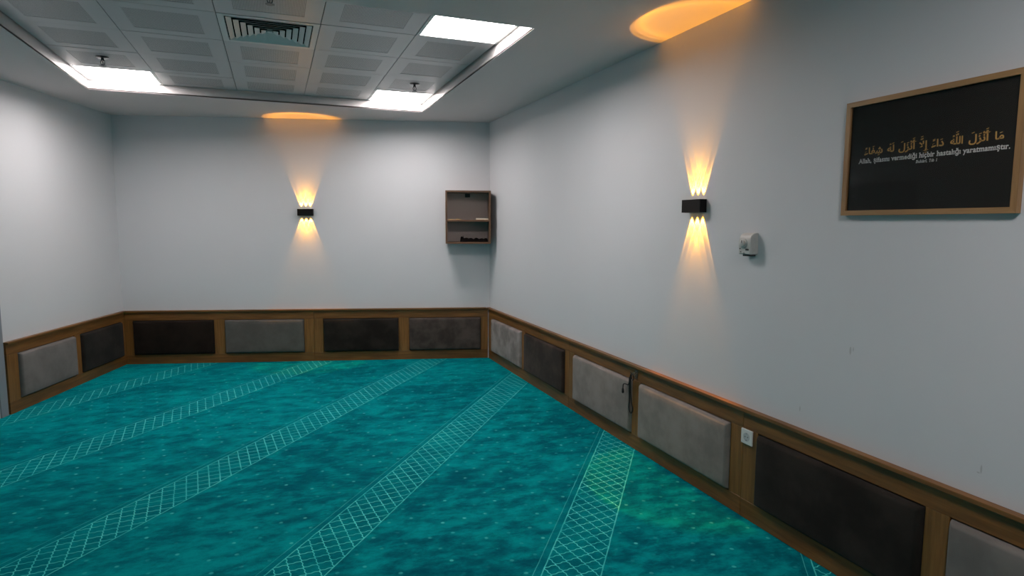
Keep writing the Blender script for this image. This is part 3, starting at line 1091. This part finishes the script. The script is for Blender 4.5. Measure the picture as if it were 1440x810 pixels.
ABASE = 1.893 - PZ0
for glyphs_, ya, yb in WORDS:
    xa, xb = loc_x(ya), loc_x(yb)
    total = sum(advance(g[0]) for g in glyphs_)
    sx = (xb - xa) / total
    sz = 0.0375
    pen = 0.0
    ar = Print()
    for ch, up, dn in glyphs_:
        g = glyph(ch, OFF)
        gg = ([(x * sx / sz, y) for x, y in g[0]], g[1])
        ar.add(gg, xa + pen * sx, ABASE, sz)
        bx = bounds(g)
        mid = xa + (pen + (bx[0] + bx[1]) / 2) * sx
        top = max(bx[3], 0.45) + 0.07
        for mk in up:
            mg = glyph(mk, 0.010)
            mb_ = bounds(mg)
            ar.add(mg, mid - (mb_[0] + mb_[1]) / 2 * sz, ABASE + (top - mb_[2]) * sz, sz)
            top += (mb_[3] - mb_[2]) + 0.05
        for mk in dn:
            mg = glyph(mk, 0.010)
            mb_ = bounds(mg)
            ar.add(mg, mid - (mb_[0] + mb_[1]) / 2 * sz, ABASE + (min(bx[2], 0) - 0.06 - mb_[3]) * sz, sz)
        pen += advance(ch)
    ar.build('arabic_word', MAT['gold'], e, -0.0124)

# slab serifs: where stems end, as fractions of the glyph's own width: (x fraction, level, side)
ASC, XH = 0.70, 0.50
SERIF = {'A': [(0.06, 'b'), (0.94, 'b')], 'l': [(0.5, 'b'), (0.3, 'a')], 'a': [(0.93, 'b')], 'h': [(0.1, 'b'), (0.9, 'b'), (0.02, 'a')],
         'i': [(0.5, 'b'), (0.2, 'x')], 'ı': [(0.5, 'b'), (0.2, 'x')], 'f': [(0.42, 'b')], 'n': [(0.1, 'b'), (0.9, 'b'), (0.0, 'x')],
         'm': [(0.06, 'b'), (0.5, 'b'), (0.94, 'b'), (0.0, 'x')], 'r': [(0.16, 'b'), (0.05, 'x')], 'v': [(0.08, 'x'), (0.92, 'x')],
         'y': [(0.08, 'x'), (0.92, 'x')], 'd': [(0.93, 'b'), (0.85, 'a')], 'b': [(0.02, 'a')], 'B': [(0.05, 'b'), (0.05, 'c')],
         'u': [(0.05, 'x'), (0.85, 'x'), (0.97, 'b')], 'T': [(0.5, 'b')], '1': [(0.6, 'b')], 'â': [(0.93, 'b')], 'î': [(0.5, 'b')], 'ğ': [], 'ş': []}


def serif_line(text, xa, xb, base, sz, off, name, shear=0.0):
    pr = Print()
    total = sum(advance(c) + 0.045 for c in text)
    sx = (xb - xa) / total
    pen = 0.0
    xhb = bounds(glyph('x', 0))[3]
    ash = bounds(glyph('l', 0))[3]
    cap = bounds(glyph('T', 0))[3]
    for c in text:
        if c != ' ':
            g = glyph(c, off)
            b = bounds(g)
            pts = [((pen + x) * sx / sz + y * shear, y) for x, y in g[0]]
            pr.add((pts, g[1]), xa, base, sz)
            for fx, lev in SERIF.get(c, []):
                zz = {'b': 0.0, 'x': xhb, 'a': ash, 'c': cap}[lev]
                cxx = pen + b[0] + fx * (b[1] - b[0])
                hw = 0.135 if lev == 'b' else 0.10
                z0_ = base + (zz - (0.0 if lev == 'b' else 0.085)) * sz
                z1_ = base + (zz + (0.085 if lev == 'b' else 0.0)) * sz
                pr.rect(xa + (cxx - hw) * sx + shear * zz * sz, z0_, xa + (cxx + hw) * sx + shear * zz * sz, z1_)
        pen += advance(c) + 0.045
    pr.build(name, MAT['cream'], e, -0.0124)


serif_line('Allah, şifasını vermediği hiçbir hastalığı yaratmamıştır.', loc_x(1.958), loc_x(1.374), 1.857 - PZ0, 0.0275, 0.030, 'turkish_lettering')
serif_line('Buhârî, Tıb 1', loc_x(1.706), loc_x(1.621), 1.8375 - PZ0, 0.0160, 0.020, 'source_lettering', 0.12)
